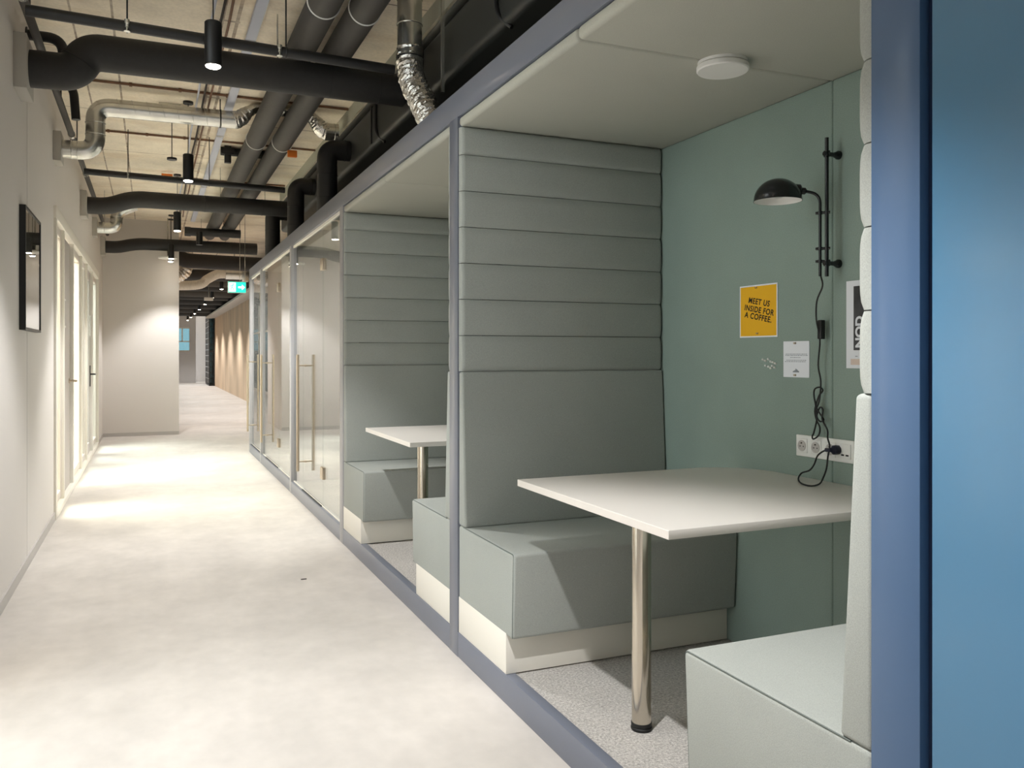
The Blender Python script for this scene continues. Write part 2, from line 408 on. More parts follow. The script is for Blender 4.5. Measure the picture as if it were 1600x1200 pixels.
# framed picture on the left wall
t = thing('framed_picture', 'tall black framed picture under shiny glass on the left wall', 'picture', (XL, 6.43, 1.56))
b = BM(); y0, y1, z0, z1, d = 6.03, 6.83, 1.555, 2.335, .036
box(b, XL, XL+d, y0, y0+.016, z0, z1); box(b, XL, XL+d, y1-.016, y1, z0, z1); box(b, XL, XL+d, y0+.016, y1-.016, z0, z0+.016); box(b, XL, XL+d, y0+.016, y1-.016, z1-.016, z1)
finish('frame', b, M['black'], t)
finish('print', box(BM(), XL+.004, XL+.024, y0+.016, y1-.016, z0+.016, z1-.016), M['art'], t)
finish('glazing', box(BM(), XL+.028, XL+.031, y0+.016, y1-.016, z0+.016, z1-.016), M['glass'], t)

# --------------------------------------------------------- booth row (pods)
t = thing('booth_surround', 'blue lacquered frame running along the whole row of booths', 'frame', (XP, 1.2, 0))
finish('kerb', box(BM(), XP, XP+.045, 1.139, 12.68, 0, .115, .002), M['blue'], t)
finish('header_beam', box(BM(), XP, XP+.085, -3.5, 12.68, 2.5, 2.626, .002), M['blue'], t)
for i, (a, c) in enumerate(POST):
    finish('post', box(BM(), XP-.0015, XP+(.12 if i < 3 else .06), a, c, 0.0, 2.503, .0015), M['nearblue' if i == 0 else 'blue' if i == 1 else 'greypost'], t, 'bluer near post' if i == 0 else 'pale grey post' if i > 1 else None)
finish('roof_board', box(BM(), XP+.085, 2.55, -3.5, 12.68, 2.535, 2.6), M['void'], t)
t = thing('cladding_panel', 'large glossy blue panel filling the right edge beside the nearest booth', 'panel', (XP, .5, 0))
finish('sheet', box(BM(), XP+.002, XP+.05, -3.5, 1.117, 0.001, 2.497, .004), M['panel'], t)
finish('shadow_gap', box(BM(), XP+.02, XP+.05, 1.118, 1.1375, 0.001, 2.497), M['groove'], t, 'dark blue shadow gap')
struct('floor_carpet', box(BM(), XP+.045, 2.56, 1.2, 12.66, 0.001, .11), M['carpet'])
b = BM()
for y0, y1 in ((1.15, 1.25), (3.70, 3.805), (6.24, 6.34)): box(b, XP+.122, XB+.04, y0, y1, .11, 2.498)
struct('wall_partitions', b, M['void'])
b = BM()
for y0, y1 in ((8.74, 8.825), (11.3, 11.35), (12.61, 12.67)): box(b, XP+.062, 2.55, y0, y1, .11, 2.498)
box(b, 2.47, 2.55, 6.35, 12.6, .11, 2.498)
struct('wall_glazed_rooms', b, M['wallgrey'])
struct('ceiling_glazed_rooms', box(BM(), XP+.12, 2.47, 6.35, 12.6, 2.47, 2.53), M['trim'])

# upholstered lining of a booth (built for the near booth, copied for the next)
def lining(y0, y1, ys, yb, label):
    t = thing('booth_lining', label, 'booth lining', (XB, (y0+y1)/2, .11))
    def pad(name, x0, x1, a, c, z0, z1, m, bev):
        finish(name, box(BM(), x0, x1, a, c, z0, z1, bev, 4), m, t)
    pad('ceiling_pad', XP+.004, XB+.03, y0+.002, ys, 2.452, 2.499, M['fabricceil'], .018)
    pad('ceiling_pad', XP+.004, XB+.03, ys, y1-.002, 2.452, 2.499, M['fabricceil'], .018)
    pad('back_pad', XB, XB+.05, y0+.002, yb, .11, 2.452, M['fabricback'], .009)
    pad('back_pad', XB, XB+.05, yb, y1-.002, .11, 2.452, M['fabricback'], .009)
    return t
lining(1.254, 3.695, 2.515, 2.492, 'pale ceiling pads and green back panel lining the nearest booth')
lining(3.81, 6.235, 5.05, 5.03, 'pale ceiling pads and green back panel lining the second booth')

# benches: local x along the bench, local y out from the wall, z from the booth floor
HW = (XB-XP)/2
def make_bench():
    t = thing('booth_bench', '', 'bench')
    x0, x1 = -HW+.003, HW-.003
    finish('plinth', box(BM(), x0+.001, x1, .003, .567, .0, .165, .0015), M['plinth'], t)
    b = BM(); hexa(b, [(x0, .002, .155), (x1, .002, .155), (x1, .627, .155), (x0, .627, .155), (x0, .002, .497), (x1, .002, .497), (x1, .646, .497), (x0, .646, .497)], .014, 4)
    s = finish('seat', b, M['fabric'], t)
    for xx in (x0+.003, x1-.003):
        finish('piping', tube(BM(), fillet([(xx, .06, .4945), (xx, .638, .4945), (xx+(.001 if xx < 0 else -.001), .6225, .16)], .012, 5), .0019, 6), M['seam'], s, 'stitched seam')
    zt = 1.206
    b = BM(); hexa(b, [(x0, .002, .495), (x1, .002, .495), (x1, .09, .495), (x0, .09, .495), (x0, .002, zt), (x1, .002, zt), (x1, .048, zt), (x0, .048, zt)], .012, 4)
    finish('backrest', b, M['fabric'], t)
    z = zt
    for i in range(7):
        h = .1665 if i < 6 else .129
        # a band bows out slightly between its pinched seams
        b = BM(); n = 10; prof = []
        for k in range(n+1):
            u = k/n; prof.append((.033+.011*(1-abs(2*u-1)**5), z+.0014+(h-.0028)*u))
        xs = [x0+.001, x0+.006, x0+.02, x1-.02, x1-.006, x1-.001]; ins = [.016, .005, 0, 0, .005, .016]
        rows = []
        for xx, q in zip(xs, ins):
            rows.append([b.verts.new((xx, .002, prof[0][1]))]+[b.verts.new((xx, yy-q, zz)) for yy, zz in prof]+[b.verts.new((xx, .002, prof[-1][1]))])
        for A, B in zip(rows, rows[1:]):
            for k in range(len(A)): b.faces.new((A[k], A[(k+1) % len(A)], B[(k+1) % len(B)], B[k]))
        b.faces.new(rows[0]); b.faces.new(rows[-1][::-1])
        finish('back_band', b, M['fabric'], t, ang=60)
        z += h
    return t
XC = (XP+XB)/2
bench = make_bench()
bench.location = (XC, 3.695, .1155); bench.rotation_euler = (0, 0, PI)
bench['label'] = 'grey-green padded bench facing the camera across the nearest white table'; bench['group'] = 'benches in the open booths'
G = 'benches in the open booths'
copy_tree(bench, (XC, 1.254, .1155), 0, 'pale bench cut off at bottom right, beside the blue post', G)
copy_tree(bench, (XC, 3.81, .1155), 0, 'bench end just beyond the slim blue post, near side of the second booth', G)
copy_tree(bench, (XC, 6.235, .1155), PI, 'padded bench facing the camera in the second booth, next to the glass front', G)

# tables
def make_table():
    t = thing('booth_table', 'larger white table in the nearest booth, black cord looped on it', 'table', (1.555, 2.5, .11), 'white booth tables')
    poly = [(1.322, 1.985), (2.16, 2.0)]
    for k in range(9):
        a = -PI/2+PI/2*k/8; poly.append((2.16+.237*math.cos(a), 2.24+.24*math.sin(a)))
    for k in range(9):
        a = PI/2*k/8; poly.append((2.16+.237*math.cos(a), 2.80+.24*math.sin(a)))
    poly += [(1.322, 3.035)]
    finish('table_top', prism(BM(), poly, .885, .911, .0012), M['table'], t, ang=30)
    b = BM(); cyl(b, (1.555, 2.5, .135), (1.555, 2.5, .886), .0335, 40)
    lathe(b, [(.0335, 0), (.06, 0), (.06, .006), (.0335, .006)], (1.555, 2.5, .879))
    leg = finish('leg', b, M['chrome'], t, 'polished steel leg')
    b = BM(); lathe(b, [(0, 0), (.034, 0), (.0365, .004), (.0365, .010), (.033, .013), (.0355, .016), (.0355, .027), (0, .027)], (1.555, 2.5, .11), None, 36)
    finish('foot', b, M['rubber'], leg, 'black foot')
    return t
table = make_table()
copy_tree(table, (1.555, 5.04, .11), 0, 'white table in the second booth, partly hidden behind the slim post', 'white booth tables')

# --------------------------------------------------- wall lamp and its cord
t = thing('wall_lamp', 'black dome wall lamp on a vertical rod, its cord looped above the sockets', 'wall lamp', (XB, 2.456, 1.95))
xr, yr = 2.34, 2.456
finish('rod', cyl(BM(), (xr, yr, 1.694), (xr, yr, 2.216), .0072, 16), M['lampblack'], t)
for z in (2.155, 1.744):
    b = BM(); cyl(b, (xr-.014, yr, z), (xr+.04, yr, z), .0085, 14)
    lathe(b, [(0, 0), (.0085, 0), (.013, .014), (.0165, .02), (.0165, .028), (0, .028)], (XB-.0285, yr, z), (1, 0, 0), 22)
    lathe(b, [(0, -.011), (.012, -.011), (.012, .011), (0, .011)], (xr, yr, z), (0, 0, 1), 18)
    finish('mount', b, M['lampblack'], t)
ya = 2.476; xa = 2.326
arm = fillet([(xa, ya, 1.696), (xa, ya, 2.006), (2.262, 2.512, 2.022)], .05, 10)
finish('arm', tube(BM(), arm, .0058, 14), M['lampblack'], t)
for z in (1.935, 1.80, 1.752):
    b = BM(); d = Vector((xr-xa, yr-ya, 0)); n = d.normalized()
    cyl(b, Vector((xa, ya, z))-n*.016, Vector((xr, yr, z))+n*.012, .0052, 12)
    lathe(b, [(0, -.006), (.009, -.006), (.009, .006), (0, .006)], (xa, ya, z), None, 14)
    finish('clip', b, M['lampblack'], t)
sc_ = Vector((2.19, 2.552, 1.982)); R = .09
neck_a = Vector((2.272, 2.506, 2.019)); nd = (Vector((sc_.x, sc_.y, 2.03))-neck_a).normalized()
b = BM(); lathe(b, [(0, -.012), (.0075, -.012), (.013, -.006), (.013, .006), (.019, .009), (.024, .014), (.024, .055), (0, .055)], neck_a, nd, 20)
finish('neck', b, M['lampblack'], t)
outer = [(R, 0)]+[(R*math.cos(a)*.985, .004+.082*math.sin(a)) for a in [PI/2*k/14 for k in range(0, 15)]]
outer[-1] = (0, outer[-1][1])
inner = [(0, outer[-1][1]-.004)]+[(R*.955*math.cos(a), .002+.079*math.sin(a)) for a in [PI/2*k/14 for k in range(13, -1, -1)]]+[(R-.002, 0)]
shade = finish('lamp_shade', lathe(BM(), outer, sc_, None, 44), M['lampblack'], t, ang=50)
finish('reflector', lathe(BM(), inner, sc_, None, 44), M['whitein'], shade, 'white inside of the shade', ang=50)
b = BM(); lathe(b, [(0, .0), (.017, .0), (.02, .006), (.02, .03), (.012, .05), (0, .05)], sc_+Vector((0, 0, .014)), None, 20)
finish('bulb', b, M['disc'], shade)
xc = 2.372
C = [(2.478, 1.70), (2.484, 1.66), (2.513, 1.606), (2.516, 1.533), (2.523, 1.459), (2.53, 1.36), (2.526, 1.296), (2.533, 1.225), (2.54, 1.187), (2.54, 1.15), (2.564, 1.098), (2.568, 1.081), (2.554, 1.072), (2.533, 1.089), (2.533, 1.118), (2.543, 1.15), (2.547, 1.187), (2.537, 1.237), (2.516, 1.262), (2.523, 1.274), (2.55, 1.266), (2.564, 1.243), (2.554, 1.216), (2.537, 1.192), (2.513, 1.159), (2.513, 1.147), (2.526, 1.143), (2.537, 1.163), (2.53, 1.195), (2.516, 1.188), (2.51, 1.152), (2.483, 1.113), (2.47, 1.084), (2.457, 1.054), (2.457, 1.018), (2.47, .968)]
P3 = []
for i, (y, z) in enumerate(C):
    x = xc-.006*math.sin(i*1.7) if i > 3 else (2.33 if i == 0 else 2.345)
    P3.append((x-(.02 if i > 31 else 0), y, z))
P3 += [(2.352, 2.49, .928), (2.30, 2.452, .9165), (2.235, 2.425, .9165), (2.245, 2.485, .9165), (2.31, 2.575, .918), (2.352, 2.604, .934), (2.352, 2.562, .95), (2.346, 2.53, .976), (2.342, 2.507, 1.013), (2.344, 2.484, 1.031), (2.35, 2.468, 1.04)]
cord = finish('cord', tube(BM(), catmull(P3, 5), .0032, 8), M['rubber'], t)
finish('cord_switch', box(BM(), xc-.011, xc+.011, 2.508, 2.53, 1.459, 1.533, .004), M['rubber'], cord)
b = BM(); lathe(b, [(0, 0), (.006, 0), (.009, .012), (.0175, .02), (.0185, .032), (.0165, .05), (0, .05)], (2.346, 2.452, 1.04), (1, -.1, 0), 22)
cyl(b, (2.35, 2.475, 1.039), (2.36, 2.452, 1.04), .007, 12)
finish('plug', b, M['navy'], cord, 'dark navy plug')

# socket panel
t = thing('socket_panel', 'white quadruple socket panel above the table in the nearest booth', 'socket', (XB, 2.52, 1.037))
finish('faceplate', box(BM(), XB-.010, XB-.0006, 2.372, 2.678, .994, 1.08, .004, 3), M['white'], t)
for i in range(4):
    yc = 2.64-.0755*i
    b = BM(); box(b, XB-.0135, XB-.009, yc-.027, yc+.027, 1.009, 1.065, .002)
    if i < 3:
        ins = finish('socket', b, M['white'], t)
        b = BM(); lathe(b, [(0, .0), (.0195, .0), (.0195, .0012), (0, .0012)], (XB-.0146, yc, 1.037), (1, 0, 0), 26)
        lathe(b, [(.0195, 0), (.0215, 0), (.0215, .003), (.0195, .003)], (XB-.0158, yc, 1.037), (1, 0, 0), 26)
        finish('recess', b, M['trimgrey'], ins)
        b = BM(); cyl(b, (XB-.019, yc, 1.048), (XB-.014, yc, 1.048), .0025, 10)
        for q in (-.009, .009): lathe(b, [(0, 0), (.0028, 0), (.0028, .0005), (0, .0005)], (XB-.015, yc+q, 1.035), (1, 0, 0), 10)
        finish('contacts', b, M['ink'], ins, 'dark pin and holes')
    else:
        ins = finish('charging_port', b, M['white'], t)
        b = BM(); box(b, XB-.0142, XB-.0135, yc+.004, yc+.018, 1.020, 1.026); box(b, XB-.0142, XB-.0135, yc-.018, yc-.004, 1.020, 1.026)
        finish('port_slot', b, M['ink'], ins, 'dark slots')

# papers pinned to the back panel
t = thing('yellow_sign', 'yellow sign reading MEET US INSIDE FOR A COFFEE pinned to the green panel', 'sign', (XB, 2.917, 1.59))
finish('sheet', box(BM(), XB-.003, XB-.0008, 2.795, 3.039, 1.474, 1.70), M['paper'], t)
finish('yellow_field', box(BM(), XB-.0036, XB-.003, 2.801, 3.033, 1.48, 1.694), M['yellow'], t)
b = BM(); th = math.radians(-10)
for s, y, z, w in (('MEET US', 2.981, 1.626, .139), ('INSIDE FOR', 3.008, 1.596, .193), ('A COFFEE.', 3.006, 1.5645, .176)):
    tb = text_bm(s, .0345, Matrix(), bold=.0009, shear=.08, extrude=.0002, spacing=1.12)
    x1 = max(v.co.x for v in tb.verts); k = w/x1
    for v in tb.verts: v.co.x *= k
    bmesh.ops.transform(tb, matrix=facing(XB-.0040, y, z, th), verts=tb.verts); merge(b, tb)
finish('lettering', b, M['ink'], t)
for y, z in ((2.925, 1.688), (2.918, 1.491)): finish('pin', lathe(BM(), [(0, 0), (.004, 0), (.003, .004), (.004, .008), (0, .009)], (XB-.0036, y, z), (-1, 0, 0), 10), M['brass'], t)
t = thing('white_notice', 'small white printed notice pinned below right of the yellow sign', 'notice', (XB, 2.685, 1.38))
finish('sheet', box(BM(), XB-.003, XB-.0008, 2.611, 2.759, 1.308, 1.454), M['paper'], t)
b = BM()
for z, y0, y1 in ((1.402, 2.624, 2.75), (1.3965, 2.62, 2.748), (1.388, 2.66, 2.722), (1.377, 2.628, 2.748), (1.3715, 2.632, 2.75)):
    y = y0
    while y < y1-.006:
        w = random.uniform(.004, .013); box(b, XB-.0034, XB-.003, y, min(y+w, y1), z-.0013, z+.0013); y += w+.003
finish('print', b, M['greyink'], t); b = BM()
for k in range(7): box(b, XB-.0034, XB-.003, 2.668+k*.005, 2.6732+k*.005, 1.328, 1.328+(.006, .009, .012, .015, .009, .007, .005)[k])
finish('logo', b, M['greyink'], t)
for z in (1.446, 1.317): finish('pin', lathe(BM(), [(0, 0), (.0045, 0), (.003, .004), (.0045, .008), (0, .009)], (XB-.003, 2.688, z), (-1, 0, 0), 10), M['brass'], t)
t = thing('photo_poster', 'white poster with a dark photograph, half hidden behind the nearest backrest', 'poster', (XB, 2.32, 1.51))
finish('sheet', box(BM(), XB-.003, XB-.0008, 2.19, 2.417, 1.349, 1.674), M['paper'], t)
finish('photograph', box(BM(), XB-.0036, XB-.003, 2.21, 2.381, 1.416, 1.653), M['photo'], t)
b = text_bm('NOD', .05, facing(XB-.004, 2.336, 1.424, PI/2), bold=.002, extrude=.0002); finish('lettering', b, M['paper'], t)
b = BM(); box(b, XB-.0036, XB-.003, 2.21, 2.395, 1.362, 1.384); finish('caption', b, M['beigeink'], t)
b = BM(); box(b, XB-.0036, XB-.003, 2.362, 2.373, 1.392, 1.395); finish('small_mark', b, M['greyink'], t)
pins = [(2.885, 1.378), (2.87, 1.373), (2.852, 1.38), (2.836, 1.37), (2.822, 1.367), (2.808, 1.362), (2.869, 1.352), (2.85, 1.348), (2.836, 1.342), (2.826, 1.352), (2.813, 1.345)]
for i, (y, z) in enumerate(pins):
    if i == 0:
        b = BM(); lathe(b, [(0, 0), (.0046, 0), (.0026, .003), (.0026, .005), (.0046, .007), (.003, .0085), (0, .0085)], (XB, y, z), (-1, random.uniform(-.2, .2), .2), 12)
        p0 = solo('push_pin', b, M['white'], 'tiny white push pin in the cluster left of the white notice', 'push pin', (XB, y, z), 'spare push pins on the green panel')
    else: copy_tree(p0, (XB, y, z))

# round fixture on the booth ceiling
t = thing('ceiling_disc', 'round white fixture on the ceiling of the nearest booth', 'ceiling light', (1.893, 2.496, 2.452))
finish('base', lathe(BM(), [(0, 0), (.089, 0), (.089, -.011), (.083, -.013), (0, -.013)], (1.893, 2.496, 2.453), None, 48), M['disc'], t)
finish('diffuser', lathe(BM(), [(0, 0), (.09, 0), (.0925, -.003), (.0925, -.017), (.089, -.021), (0, -.0215)], (1.893, 2.496, 2.439), None, 48), M['disc'], t)

# --------------------------------------------------------------- glass fronts
def pane(bm, y0, y1, z0=.118, z1=2.485): return box(bm, 1.336, 1.346, y0, y1, z0, z1)
def handle_bm(y):
    b = BM()
    for s in (-1, 1):
        cyl(b, (1.341+s*.075, y, .31), (1.341+s*.075, y, 1.40), .0135, 16)
    for z in (.40, 1.297): cyl(b, (1.341-.075, y, z), (1.341+.075, y, z), .007, 12); lathe(b, [(0, -.012), (.012, -.012), (.012, .012), (0, .012)], (1.341, y, z), (1, 0, 0), 14)
    return b
def hinge_bm(y, z):
    b = BM(); box(b, 1.322, 1.360, y-.052, y-.004, z-.05, z+.05, .004); box(b, 1.322, 1.360, y+.004, y+.052, z-.05, z+.05, .004); cyl(b, (1.341, y, z-.05), (1.341, y, z+.05), .011, 12); return b
for n, (y0, y1, s0, s1, hy, lab) in enumerate(((6.35, 8.735, 7.178, 8.183, 8.039, 'glass front with a frameless glass door beside the second booth'),
                                        (8.83, 11.29, 9.84, 10.95, 10.86, 'second glass front along the row, its door in the middle'),
                                        (11.36, 12.6, 11.42, 12.58, 12.47, 'farthest glass front, a single door at the end of the booth row'))):
    t = thing('glass_front', lab, 'glass door', (1.341, y0, .115))
    if n < 2:
        finish('fixed_pane', pane(BM(), y0+.004, s0-.004), M['glass'], t)
        finish('fixed_pane', pane(BM(), s1+.006, y1-.004), M['glass'], t)
    d = finish('door_pane', pane(BM(), s0+.004, s1-.004, .128, 2.47), M['glass'], t)
    finish('pull_handle', handle_bm(hy), M['brass'], d, 'long steel pull handle')
    for z in (.40, 2.16): finish('hinge', hinge_bm(s0 if n < 2 else s0+.07, z), M['brass'], t)
    pieces('rail', [box(BM(), 1.33, 1.352, y0+.002, y1-.002, 2.478, 2.4995), box(BM(), 1.333, 1.351, y0+.002, y1-.002, .1155, .124)], M['trim'], t)
    finish('threshold_seal', box(BM(), 1.322, 1.333, s0+.02, s1-.02, .1152, .124), M['black'], t)

# ------------------------------------------------------- ceiling services
def rods(bm, pts, r=.005):
    for x, y, z in pts: cyl(bm, (x, y, z), (x, y, CEIL-.001), r, 8)
def collar_bm(y, z, s=.17, d=.07):
    return box(BM(), XL, XL+d, y-s, y+s, z-s, z+s, .004)
def supply(y, zl, zr, xe, label, r=.112, xb=(-.50, -.33)):
    t = thing('supply_duct', label, 'duct', (XL, y, zl), 'black supply ducts across the corridor')
    p = fillet([(XL+.05, y, zl), (xb[0], y, zl), (xb[1], y, zr), (xe, y, zr)], .16, 8)
    finish('pipe', tube(BM(), p, r, 36), M['insul'], t, ang=60)
    finish('wall_collar', collar_bm(y, zl, r+.05), M['collar'], t, 'pale square collar')
    pieces('joint', [tor((x, y, zr), (1, 0, 0), r, .004, 36, 6) for x in (.62, 1.3)], M['rubber'], t)
    b = BM(); rods(b, [(.8, y, zr+r)], .004); finish('hanger', b, M['zinc'], t)
    return t
# the nearest duct bends in a tight crossed S
t = thing('supply_duct', 'nearest thick black duct crossing the corridor, bent double at the left wall', 'duct', (XL, 5.95, 3.17), 'black supply ducts across the corridor')
p = fillet([(XL+.05, 5.95, 3.16), (-.44, 5.95, 3.165), (-.36, 5.95, 3.31), (1.684, 5.95, 3.315)], .17, 10)
finish('pipe', tube(BM(), p, .113, 40), M['insul'], t, ang=60)
pieces('joint', [tor((-.41, 5.95, 3.23), (.5, 0, .85), .112, .006, 40, 6), tor((1.15, 5.95, 3.315), (1, 0, 0), .1135, .002, 40, 6), tor((1.5, 5.95, 3.315), (1, 0, 0), .1135, .003, 40, 6)], M['rubber'], t)
finish('wall_collar', collar_bm(5.95, 3.16, .165), M['collar'], t, 'pale square collar')
b = BM(); rods(b, [(.8, 5.95, 3.43)], .005); finish('hanger', b, M['zinc'], t)
supply(11.1, 3.157, 3.265, 1.684, 'second black duct across the corridor, behind the middle pendant lamp', .1, (-.46, -.2))
supply(15.42, 3.175, 3.25, 1.72, 'black duct crossing just in front of the white end wall', .1, (-.5, -.2))

# silver exhaust ducts
t = thing('exhaust_duct', 'silver duct rising in an S from the left wall and crossing to the bulkhead', 'duct', (XL, 8.13, 3.155))
p = fillet([(XL+.05, 8.13, 3.153), (-.437, 8.13, 3.153), (-.437, 8.13, 3.545), (.72, 8.13, 3.552)], .13, 10)
finish('pipe', tube(BM(), p, .078, 36), M['zinc'], t, ang=60)
def flex(bm, pts, r, amp=.06, pitch=.03, seg=28, cr=.05, flat=None):
    P = resample([Vector(q) for q in pts], .006)
    rn = {}
    def rf(i, L, a, p, dv):
        k = (int(L/.012), int(a*4))
        if k not in rn: rn[k] = random.uniform(-1, 1)
        q = r*(1+amp*math.sin(2*PI*L/pitch)+cr*rn[k])
        if flat:
            f = flat(p); q *= 1/math.sqrt((1-dv.z**2)+dv.z**2/f**2)
        return q
    return tube(bm, P, r, seg, True, rf)
finish('foil_sleeve', flex(BM(), catmull([(.70, 8.13, 3.552), (.76, 8.13, 3.575), (.83, 8.13, 3.64), (.90, 8.13, 3.678), (1.0, 8.13, 3.68), (1.13, 8.13, 3.678), (1.26, 8.13, 3.68), (1.36, 8.13, 3.676), (1.44, 8.13, 3.62), (1.50, 8.13, 3.55), (1.56, 8.13, 3.532)], 8), .082, .02, .03, flat=lambda p: max(.5, min(1, 1-.5*min((p.x-.72)/.12, (1.54-p.x)/.12)))), M['foil'], t, 'crinkled foil sleeve', ang=20)
finish('end_pipe', cyl(BM(), (1.53, 8.13, 3.532), (1.654, 8.13, 3.532), .083, 36), M['zinc'], t)
B_ = [tor((-.437, 8.13, z), (0, 0, 1), .079, .004, 36, 6) for z in (3.30, 3.40)]
B_ += [tor((x, 8.13, 3.153), (1, 0, 0), .079, .003, 36, 6) for x in (-.62, -.575)]
B_ += [tor((-.25+k*.118, 8.13, 3.551), (1, 0, .25), .0792, .0022, 36, 6) for k in range(8)]
B_ += [tor((1.62, 8.13, 3.532), (1, 0, 0), .084, .004, 36, 6)]
pieces('seam_ring', B_, M['zinc'], t)
b = BM(); torus(b, (.585, 8.13, 3.552), (1, 0, 0), .081, .006, 36, 6); rods(b, [(.585, 8.13, 3.634)], .005); finish('hanger', b, M['black'], t)
finish('wall_collar', collar_bm(8.13, 3.153, .125, .06), M['collar'], t, 'pale square collar')
t = thing('exhaust_duct', 'second silver duct with an upturned elbow, farther along the left wall', 'duct', (XL, 13.3, 3.2))
p = fillet([(XL+.05, 13.3, 3.195), (-.445, 13.3, 3.2), (-.445, 13.3, 3.43), (-.2, 13.3, 3.55)], .13, 10)
finish('pipe', tube(BM(), p, .082, 32), M['zinc'], t, ang=60)
finish('wall_collar', collar_bm(13.3, 3.195, .13, .06), M['collar'], t, 'pale square collar')
pieces('seam_ring', [tor((-.6, 13.3, 3.196), (1, 0, 0), .083, .004, 32, 6), tor((-.445, 13.3, 3.36), (0, 0, 1), .083, .004, 32, 6)], M['zinc'], t)
finish('hanger', cyl(BM(), (-.6, 13.3, 3.28), (-.6, 13.3, CEIL-.001), .005, 8), M['zinc'], t)
t = thing('exhaust_stub', 'short bright silver duct stub meeting the far end of the bulkhead', 'duct', (1.72, 13.0, 3.43))
finish('pipe', cyl(BM(), (1.38, 12.45, 3.47), (1.727, 12.45, 3.47), .085, 30), M['zinc'], t)
pieces('seam_ring', [tor((1.4, 12.45, 3.47), (1, 0, 0), .086, .006, 30, 6), tor((1.56, 12.45, 3.47), (1, 0, 0), .086, .004, 30, 6)], M['zinc'], t)

finish('hanger', cyl(BM(), (1.5, 12.45, 3.555), (1.5, 12.45, CEIL-.001), .005, 8), M['zinc'], t)
# two long grey insulated pipes along the corridor
PZ = 3.53
for x, lab in ((.965, 'left of the two long grey insulated pipes running down the corridor ceiling'), (1.215, 'right of the two long grey insulated pipes running down the corridor ceiling')):
    t = thing('insulated_pipe', lab, 'pipe', (x, 5, PZ), 'long grey ceiling pipes')
    finish('tube', cyl(BM(), (x, -3.5, PZ), (x, 15.9, PZ), .096, 36), M['pipe'], t)
    for y in (2.3, 5.15, 8.7, 12.6, 15.2):
        b = tor((x, y, PZ), (0, 1, 0), .097, .006, 36, 6); cyl(b, (x, y, PZ+.096), (x, y, CEIL-.001), .006, 8)
        finish('clamp', b, M['white'], t)

# sprinkler pipes
def sprinkler(y, z0, z1, heads, hang, x0, x1, label, r=.03):
    t = thing('sprinkler_pipe', label, 'pipe', (x0, y, z0), 'sprinkler pipes across the ceiling')
    f = lambda x: z0+(z1-z0)*(x-x0)/(x1-x0)
    finish('tube', cyl(BM(), (x0, y, z0), (x1, y, z1), r, 20), M['black'], t)
    for x in heads:
        b = BM(); lathe(b, [(0, .02), (.014, .02), (.014, 0), (.01, -.004), (.01, -.02), (.006, -.022), (.006, -.04), (.017, -.042), (.017, -.045), (0, -.046)], (x, y-r-.004, f(x)+.005), None, 14)
        finish('sprinkler_head', b, M['zinc'], t)
    for x in hang:
        b = cyl(BM(), (x, y, f(x)+r), (x, y, CEIL-.001), .0045, 8); torus(b, (x, y, f(x)), (1, 0, 0), r+.002, .004, 20, 6)
        finish('hanger', b, M['black'], t)
sprinkler(5.07, 3.205, 3.153, (-.117, .69), (-.117, .73), -.6, 1.38, 'thin black sprinkler pipe in front of the nearest black duct')
sprinkler(9.6, 3.262, 3.222, (-.213,), (-.213, .58), -.62, 1.37, 'thin black sprinkler pipe farther back, below the silver duct', .033)
t = thing('feed_pipe', 'grey jointed pipe running along the top of the left wall', 'pipe', (-.6, 5, 3.1))
FX, FZ = -.655, 3.39
finish('tube', cyl(BM(), (FX, 4.0, FZ), (FX, 15.5, FZ), .026, 16), M['pipe'], t)
for y in (5.35, 6.8, 8.6, 10.4):
    finish('coupling', lathe(BM(), [(0, -.035), (.032, -.035), (.032, .035), (0, .035)], (FX, y, FZ), (0, 1, 0), 18), M['zinc'], t)
for y in (5.7, 7.6, 9.2):
    b = BM(); rods(b, [(FX, y, FZ+.025)], .006); finish('hanger', b, M['pipe'], t)
t = thing('branch_pipe', 'short bent black pipe leaving the left wall above the nearest duct', 'pipe', (XL, 6.0, 3.4))
finish('tube', tube(BM(), fillet([(XL, 6.35, 3.50), (-.54, 6.35, 3.50), (-.52, 6.35, 3.26)], .09, 8), .034, 18), M['black'], t)
finish('wall_mount', lathe(BM(), [(0, 0), (.05, 0), (.05, .01), (0, .01)], (XL, 6.35, 3.5), (1, 0, 0), 20), M['black'], t)
t = thing('branch_pipe', 'second bent black pipe at the left wall, between the duct and the silver elbow', 'pipe', (XL, 7.3, 3.4))
finish('tube', tube(BM(), fillet([(XL, 7.35, 3.49), (-.55, 7.35, 3.49), (-.53, 7.35, 3.22)], .09, 8), .032, 18), M['black'], t)
finish('wall_mount', lathe(BM(), [(0, 0), (.05, 0), (.05, .01), (0, .01)], (XL, 7.35, 3.49), (1, 0, 0), 20), M['black'], t)
